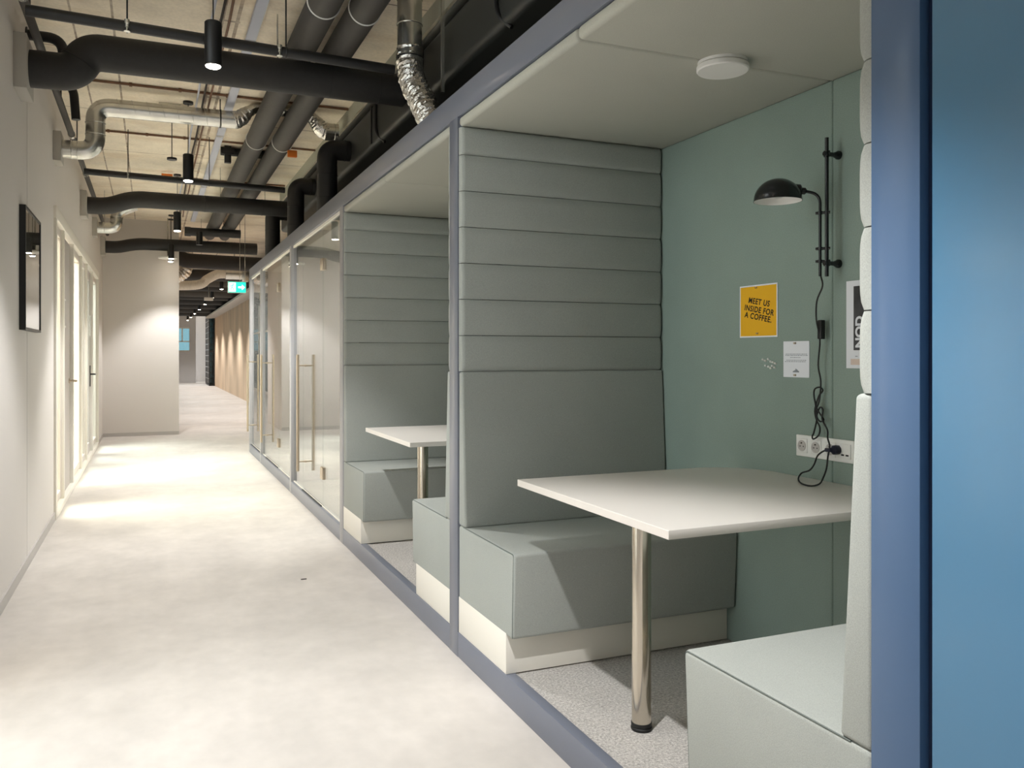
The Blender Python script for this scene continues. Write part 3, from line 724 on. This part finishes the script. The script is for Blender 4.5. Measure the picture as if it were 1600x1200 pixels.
# thin copper coloured conduits across the slab
for y, x0, x1, lab in ((7.95, -.75, 1.72, 'thin brown conduit crossing the slab just before the silver duct'), (9.69, -.6, 1.72, 'thin brown conduit crossing the slab behind the silver duct'), (11.9, -.6, 1.7, 'thin brown conduit crossing the slab beyond the second black duct')):
    t = thing('conduit', lab, 'conduit', (x0, y, 3.70))
    finish('tube', cyl(BM(), (x0, y, 3.716), (x1, y, 3.716), .011, 10), M['rust'], t)
    for k in range(6):
        x = x0+.2+k*(x1-x0-.3)/5.5; finish('clip', box(BM(), x-.012, x+.012, y-.018, y+.018, 3.702, CEIL-.001, .002), M['rust'], t)
t = thing('cable_tray', 'pale blue grey cable tray running along the ceiling beside the grey pipes', 'cable tray', (.67, 5, 3.66))
finish('tray', box(box(box(BM(), .635, .705, -3, 15.5, 3.68, 3.686), .635, .639, -3, 15.5, 3.686, 3.71), .701, .705, -3, 15.5, 3.686, 3.71), M['conduit'], t)
for k in range(3):
    b = BM(); xk = .652+k*.018; P = [(xk+random.uniform(-.006, .006), -3+y*.9, 3.694+random.uniform(-.004, .006)) for y in range(21)]
    tube(b, catmull(P, 3), .007, 8); finish('cable', b, M['navy' if k == 1 else 'conduit'], t)
for y in (6.4, 9.3, 12.2): finish('bracket', box(BM(), .63, .71, y-.02, y+.02, 3.672, 3.68), M['zinc'], t)
t = thing('cable_bundle', 'loose bundle of dark and lilac cables tied along the slab left of the cable tray', 'cables', (.4, 5, 3.7))
for k, (m, dx) in enumerate((('dark', .0), ('conduit', -.055), ('rust', .05))):
    P = [(.44+dx+random.uniform(-.008, .008), 3+i*.8, 3.683+random.uniform(-.004, .004)) for i in range(16)]
    finish('cable', tube(BM(), catmull(P, 5), .009, 8), M[m], t)
t = thing('junction_box', 'small white emergency light box under the slab above the silver duct', 'light fitting', (.22, 8.18, 3.68))
finish('housing', box(BM(), .06, .36, 8.43, 8.51, 3.625, 3.66, .004), M['white'], t)
finish('bracket', box(BM(), .07, .26, 8.44, 8.51, 3.66, CEIL-.001), M['zinc'], t)
for k in range(3):
    P = [(.25, 8.505, 3.69), (.3+.01*k, 8.56+.08*k, 3.675), (.34, 8.68-.06*k, 3.69), (.32, 8.85, 3.71)]
    finish('cable', tube(BM(), catmull(P, 6), .008, 8), M['rubber'], t)
t = thing('tee_fitting', 'black insulated tee fitting hanging left of the grey pipes', 'pipe fitting', (.75, 10.0, 3.68))
b = BM(); cyl(b, (.78, 10.0, 3.682), (1.36, 10.0, 3.682), .044, 24); lathe(b, [(0, 0), (.046, 0), (.046, .07), (0, .07)], (.725, 10.0, 3.682), (1, 0, 0), 6)
finish('body', b, M['insul'], t)
finish('hanger', cyl(BM(), (.84, 10.0, 3.72), (.84, 10.0, CEIL-.001), .005, 8), M['zinc'], t)
finish('branch', box(box(BM(), .76, .83, 9.9, 9.96, 3.54, 3.728, .004), .72, .86, 9.88, 9.905, 3.63, 3.70, .004), M['black'], t)
t = thing('tee_fitting', 'second black tee fitting hanging farther back below the pipes', 'pipe fitting', (.7, 14.4, 3.4))
b = BM(); cyl(b, (.55, 14.4, 3.36), (1.35, 14.4, 3.36), .068, 24); lathe(b, [(0, 0), (.075, 0), (.075, .09), (0, .09)], (.5, 14.4, 3.36), (1, 0, 0), 6)
finish('body', b, M['insul'], t)
finish('hanger', cyl(BM(), (1.09, 14.4, 3.42), (1.09, 14.4, CEIL-.001), .005, 8), M['zinc'], t)
finish('branch', cyl(BM(), (.72, 14.36, 3.15), (.72, 14.36, 3.36), .05, 18), M['black'], t)
solo('hanging_tag', box(BM(), 1.25, 1.34, 8.55, 8.59, 3.36, 3.425, .004), M['orange'], 'orange tag hanging from the right grey pipe', 'tag', (1.29, 8.57, 3.425))
solo('ceiling_tag', box(BM(), .13, .26, 11.6, 11.64, 3.64, 3.70, .004), M['orange'], 'orange marker on the slab above the second black duct', 'tag', (.19, 11.62, 3.73))

# big black duct on top of the booths, with its elbows
t = thing('trunk_duct', 'large black rectangular duct running along the top of the booths', 'duct', (1.7, 5, 3.13))
finish('casing', box(BM(), 1.70, 2.56, -3.5, 12.3, 3.13, 3.485, .045, 5), M['duct'], t)
for y in (3.35, 5.5, 6.95, 9.0, 10.7): finish('flange', box(BM(), 1.69, 1.70, y-.012, y+.012, 3.16, 3.47, .003), M['insul'], t)
for y in (4.15, 6.75): finish('strap', tube(BM(), fillet([(1.685, y, 3.485), (1.685, y, 3.2), (1.74, y-.08, 3.115)], .08, 6), .012, 10), M['black'], t)
finish('strut', box(BM(), 1.66, 1.725, -3.5, 12.3, 3.485, 3.515, .002), M['zinc'], t, 'galvanised strut')
for y, r, lab in ((7.80, .092, 'nearest black elbow dropping from the trunk duct onto the booth roof'), (9.62, .092, 'middle black elbow dropping from the trunk duct'), (11.56, .096, 'farthest black elbow dropping from the trunk duct')):
    t = thing('duct_elbow', lab, 'duct', (1.5, y, 2.61), 'black elbows from the trunk duct')
    zt = 3.285
    finish('pipe', tube(BM(), fillet([(1.699, y, zt), (1.492, y, zt), (1.492, y, 2.603)], .15, 10), r, 32), M['insul'], t, ang=60)
    pieces('joint', [tor((1.655, y, zt), (1, 0, 0), r, .005, 32, 6), tor((1.492, y, zt-.24), (0, 0, 1), r, .004, 32, 6), tor((1.492, y, zt-.45), (0, 0, 1), r, .004, 32, 6)], M['rubber'], t)
# silver drop with foil hose above the blue beam
t = thing('flexible_duct', 'shiny silver pipe and crinkled foil hose dropping onto the booth roof', 'duct', (1.52, 5.2, 2.61))
VX_, VY_ = 1.52, 5.21
finish('pipe', cyl(BM(), (VX_, VY_, CEIL-.001), (VX_, VY_, 3.30), .079, 36), M['zinc'], t)
pieces('seam_ring', [tor((VX_, VY_, 3.50), (0, 0, 1), .08, .004, 36, 6), tor((VX_, VY_, 3.66), (0, 0, 1), .08, .003, 36, 6)], M['zinc'], t)
finish('foil_hose', flex(BM(), catmull([(VX_, VY_, 3.36), (VX_, VY_-.002, 3.27), (VX_, 5.14, 3.12), (1.525, 4.96, 2.95), (1.53, 4.80, 2.80), (1.535, 4.71, 2.72), (1.535, 4.69, 2.665), (1.535, 4.688, 2.63)], 10), .079, .07, .042, 30, .07), M['foil'], t, 'crinkled foil hose', ang=20)
finish('clamp', tor((VX_, VY_-.002, 3.29), (0, 0, 1), .083, .005, 36, 6), M['black'], t)
t = thing('hanger_rail', 'slim grey vertical hanger rail beside the foil hose', 'rail', (1.64, 4.9, 3.0))
finish('rod', box(BM(), 1.632, 1.65, 4.9, 4.92, 3.0, CEIL-.001), M['zinc'], t)

# ------------------------------------------------------------------ pendants
def make_pendant():
    t = thing('pendant_lamp', '', 'pendant lamp', (0, 0, 3.0), 'black cylinder pendant lamps')
    b = BM(); lathe(b, [(0, .245), (.04, .245), (.046, .238), (.046, .004), (.044, 0), (.040, 0), (.040, .012), (0, .012)], (0, 0, 3.0), None, 36)
    finish('housing', b, M['black'], t)
    finish('diffuser', lathe(BM(), [(0, .010), (.0395, .010), (.0395, -.004), (.03, -.010), (0, -.012)], (0, 0, 3.0), None, 28), M['glow'], t, 'glowing lens')
    finish('cord', cyl(BM(), (0, 0, 3.24), (0, 0, CEIL-.001), .0035, 8), M['black'], t)
    finish('canopy', lathe(BM(), [(0, 0), (.045, 0), (.045, -.022), (0, -.022)], (0, 0, CEIL), None, 24), M['black'], t)
    return t
PX = .32
near = [(4.96, 'nearest black cylinder pendant, lit, in front of the thick black duct'), (8.33, 'second lit pendant, below the silver duct'), (11.75, 'third lit pendant, below the second black duct'), (15.2, 'fourth lit pendant, in front of the white disc'), (15.66, 'last lit pendant of the corridor, tight against the white end wall')]
farp = [21.8, 25.2, 28.6, 32, 35.4, 38.8, 42.2]  # the last one is added to brighten the far end wall
pend = make_pendant()
for i, (y, lab) in enumerate(near):
    if i == 0: pend.location = (PX, y, 3.0); pend['label'] = lab
    else: copy_tree(pend, (PX, y, 3.0), label=lab)
for y in (1.6, -1.8): copy_tree(pend, (PX, y, 3.0), label='pendant lamp above the viewer, outside the photo')
for i, y in enumerate(farp): copy_tree(pend, (1.6, y, 3.0), label='tiny lit pendant in the row down the distant corridor', group='pendants in the distant corridor')
def spot(x, y, z, w, size=92, blend=.5, r=.035, col=(1, .99, .985)):
    l = bpy.data.lights.new('pendant_beam', 'SPOT'); l.energy = w; l.spot_size = math.radians(size); l.spot_blend = blend; l.shadow_soft_size = r; l.color = col
    o = bpy.data.objects.new('pendant_beam', l); link(o); o.location = (x, y, z)
for y in [n[0] for n in near[:3]]+[1.6, -1.8]: spot(PX, y, 2.975, 215 if y < 3 else 160)
spot(PX, 15.2, 2.975, 105, 94, .5); spot(PX, 15.66, 2.975, 3, 100, .8)
for y in [18.4]+farp: spot(1.6, y, 2.975, 210, 116, .7)

t = thing('access_point', 'flat white disc hanging on a rod beside the fourth pendant', 'access point', (.3, 15.4, 3.03))
finish('disc', lathe(BM(), [(0, .035), (.10, .035), (.15, .02), (.155, 0), (.14, -.012), (0, -.015)], (.27, 15.44, 3.03), None, 36), M['white'], t)
finish('hanger_rod', cyl(BM(), (.27, 15.555, 3.04), (.27, 15.555, CEIL-.001), .01, 10), M['zinc'], t)
t = thing('suspension_cap', 'small black cap on a thin rod beside the second pendant', 'bracket', (.2, 8.6, 3.2))
finish('cap', lathe(BM(), [(0, 0), (.045, 0), (.045, -.02), (0, -.02)], (.19, 8.75, 3.29), None, 20), M['black'], t)
finish('hanger_rod', cyl(BM(), (.19, 8.75, 3.28), (.19, 8.75, CEIL-.001), .004, 8), M['black'], t)

# exit sign
t = thing('exit_sign', 'glowing green exit sign with running figure and arrow hung at the end of the booths', 'exit sign', (1.3, 14.5, 2.42))
x0, x1, z0, z1, y = 1.168, 1.442, 2.418, 2.588, 14.5
finish('housing', box(BM(), x0-.008, x1+.008, y, y+.04, z0-.008, z1+.008, .003), M['white'], t)
finish('green_face', box(BM(), x0, x1, y-.004, y, z0, z1), M['exitgreen'], t)
b = BM(); box(b, x0+.006, x0+.115, y-.006, y-.004, z0+.012, z1-.012)
ax, az = x0+.205, (z0+z1)/2
box(b, ax-.05, ax+.012, y-.006, y-.004, az-.013, az+.013)
tri = BM(); v = [tri.verts.new(q) for q in ((ax+.008, y-.006, az-.045), (ax+.055, y-.006, az), (ax+.008, y-.006, az+.045), (ax+.008, y-.0041, az-.045), (ax+.055, y-.0041, az), (ax+.008, y-.0041, az+.045))]
for f in ((0, 1, 2), (5, 4, 3), (0, 3, 4, 1), (1, 4, 5, 2), (2, 5, 3, 0)): tri.faces.new([v[i] for i in f])
merge(b, tri); finish('pictogram', b, M['exitwhite'], t)
b = BM(); cx, cz = x0+.062, az
lathe(b, [(0, 0), (.0125, 0), (.0125, .002), (0, .002)], (cx+.012, y-.0062, cz+.047), (0, -1, 0), 16)
for q in ([(cx+.004, cz+.03), (cx-.006, cz-.008)], [(cx-.006, cz-.008), (cx+.02, cz-.022), (cx+.014, cz-.052)], [(cx-.006, cz-.008), (cx-.016, cz-.034), (cx-.038, cz-.036)], [(cx+.004, cz+.028), (cx+.026, cz+.014), (cx+.036, cz+.024)], [(cx+.002, cz+.028), (cx-.022, cz+.022), (cx-.028, cz+.004)]):
    tube(b, [(x, y-.0075, z) for x, z in q], .0065, 8)
finish('running_figure', b, M['exitgreen'], t)
b = BM(); cyl(b, (x1-.09, y+.02, z1+.008), (x1-.09, y+.02, CEIL-.001), .004, 8); cyl(b, (x1-.01, y+.02, z1+.008), (x1-.01, y+.02, CEIL-.001), .004, 8)
finish('suspension', b, M['zinc'], t)

# ----------------------------------------------------- distant corridor
t = thing('cross_duct', 'very thick black duct right behind the white end wall', 'duct', (.5, 18.2, 3.2))
finish('pipe', tube(BM(), fillet([(.3, 18.3, CEIL), (.55, 18.3, 3.3), (2.5, 18.3, 3.27)], .2, 8), .15, 32), M['insul'], t, ang=60)
finish('hanger', cyl(BM(), (1.6, 18.3, 3.4), (1.6, 18.3, CEIL-.001), .006, 8), M['zinc'], t)
t = thing('flexible_hose', 'pale flexible hose curving to a silver damper in the distant corridor', 'duct', (1.2, 19.5, 3.0))
finish('hose', flex(BM(), catmull([(-.6, 19.6, 2.86), (.3, 19.6, 2.88), (.95, 19.6, 2.92), (1.15, 19.6, 3.05), (1.35, 19.6, 3.16), (1.55, 19.6, 3.18)], 8), .10, .02, .04, 24, .01), M['plinth'], t)
finish('damper', box(cyl(BM(), (1.52, 19.6, 3.18), (1.9, 19.6, 3.18), .12, 28), 1.86, 2.0, 19.45, 19.75, 3.02, 3.36, .004), M['zinc'], t)
finish('hanger', cyl(BM(), (1.7, 19.6, 3.3), (1.7, 19.6, CEIL-.001), .006, 8), M['zinc'], t)
t = thing('foil_elbow', 'bright foil elbow peeking out behind the white end wall', 'duct', (.4, 19.0, 3.1))
finish('hose', flex(BM(), catmull([(-.1, 18.8, 3.0), (.42, 18.8, 3.02), (.62, 18.8, 3.12), (.68, 18.8, 3.3), (.66, 18.8, 3.6)], 8), .15, .03, .05, 24), M['foil'], t, ang=20)
finish('hanger', cyl(BM(), (.3, 18.8, 3.1), (.3, 18.8, CEIL-.001), .006, 8), M['zinc'], t)
for i, (y, z, r, m) in enumerate(((20.6, 3.1, .13, 'insul'), (22.4, 3.12, .13, 'pipe'), (24.0, 3.15, .14, 'insul'), (26.5, 3.15, .14, 'pipe'), (28.0, 3.2, .15, 'insul'), (30.6, 3.15, .15, 'insul'), (33.5, 3.15, .16, 'insul'), (36.6, 3.15, .16, 'insul'), (39.8, 3.15, .17, 'insul'))):
    solo('distant_duct', cyl(BM(), (-1.07, y, max(z, r+3.1)), (2.59, y, max(z, r+3.09)), r, 24), M[m], 'dark duct crossing the ceiling of the distant corridor', 'duct', (.8, y, z), 'ducts in the distant corridor')
t = thing('hanging_box', 'small white box hanging on a rod in the distant corridor', 'box', (1.4, 23.2, 2.8))
finish('case', box(BM(), 1.28, 1.5, 23.2, 23.3, 2.80, 2.88, .004), M['white'], t)
finish('rod', cyl(BM(), (1.39, 23.25, 2.88), (1.39, 23.25, CEIL-.001), .012, 8), M['zinc'], t)
t = thing('service_tray', 'pale grey tray along the top of the distant concrete wall', 'cable tray', (2.3, 14, 3.0))
finish('tray', box(BM(), 2.25, 2.5, 13.2, 39.5, 2.99, 3.02, .002), M['trimgrey'], t)
b = BM(); rods(b, [(2.3, 17, 3.02)], .006); finish('hanger', b, M['zinc'], t)
finish('rim', box(BM(), 2.24, 2.255, 13.2, 39.5, 2.99, 3.06, .002), M['trim'], t)
t = thing('glazed_cabinet', 'tall black framed glass cabinet at the far end of the corridor', 'cabinet', (2.5, 41, 0))
b = BM()
for (xa_, xb_, ya_, yb_) in ((2.41, 2.45, 40.0, 40.06), (2.60, 2.72, 39.95, 40.1), (2.41, 2.45, 42.6, 42.66)): box(b, xa_, xb_, ya_, yb_, 0, 3.2)
box(b, 2.41, 2.68, 40.0, 42.66, 3.14, 3.2); box(b, 2.41, 2.68, 40.0, 42.66, 0, .06); box(b, 2.45, 2.6, 40.0, 40.04, 1.5, 1.56)
box(b, 2.645, 2.68, 40.06, 42.66, .06, 3.14)
finish('frame', b, M['black'], t)
finish('glass_door', box(BM(), 2.45, 2.6, 40.01, 40.025, .06, 3.14), M['teal'], t)
for k in range(11):
    z = .3+k*.26; finish('shelf', box(BM(), 2.415, 2.645, 40.08, 42.58, z, z+.03), M['zinc'], t)
b = BM()
for k in range(5): box(b, 2.412, 2.43, 40.3+k*.48, 40.34+k*.48, .06, 3.14)
finish('lattice', b, M['black'], t)
solo('floor_scrap', box(BM(), .86, .895, 5.34, 5.352, 0, .004, .001), M['dark'], 'tiny dark scrap lying on the pale floor', 'scrap', (.88, 5.345, 0))

# -------------------------------------------------------------------- lights
def area(x, y, z, sx, sy, w, col=(1, .95, .85), rot=(0, 0, 0)):
    l = bpy.data.lights.new('unseen_room_light', 'AREA'); l.shape = 'RECTANGLE'; l.size = sx; l.size_y = sy; l.energy = w; l.color = col
    o = bpy.data.objects.new('unseen_room_light', l); link(o); o.location = (x, y, z); o.rotation_euler = rot
area(-2.4, 9.0, 2.88, 1.6, 2.6, 330, (1, .94, .82))
for y in (7.5, 10.1, 12.0): area(1.95, y, 2.46, .5, .5, 22, (1, .97, .93))  # unseen lights added inside the glazed rooms to brighten the glass fronts
area(-2.4, 13.4, 2.88, 1.6, 2.6, 150, (.9, 1, .98))
W = bpy.data.worlds.new('World'); SC.world = W; W.use_nodes = True
W.node_tree.nodes['Background'].inputs['Color'].default_value = (.93, .965, 1.0, 1)
W.node_tree.nodes['Background'].inputs['Strength'].default_value = 2.5

# -------------------------------------------------------------------- camera
cam = bpy.data.cameras.new('camera'); co = bpy.data.objects.new('camera', cam); link(co)
cam.sensor_width = 36; cam.sensor_fit = 'HORIZONTAL'; cam.lens = 1320/1600*36
cam.shift_y = -(600-554)/1600; cam.clip_start = .05; cam.clip_end = 200
co.location = (0, 0, 1.4); co.rotation_euler = (PI/2, 0, -math.radians(23.172))
SC.camera = co
SC.view_settings.view_transform = 'Standard'; SC.view_settings.look = 'None'
SC.view_settings.gamma = 1; SC.view_settings.use_curve_mapping = False; SC.view_settings.exposure = .66
SC.cycles.max_bounces = 10; SC.cycles.diffuse_bounces = 8; SC.cycles.transparent_max_bounces = 24
SC.cycles.sample_clamp_indirect = 8
SC.cycles.use_denoising = True
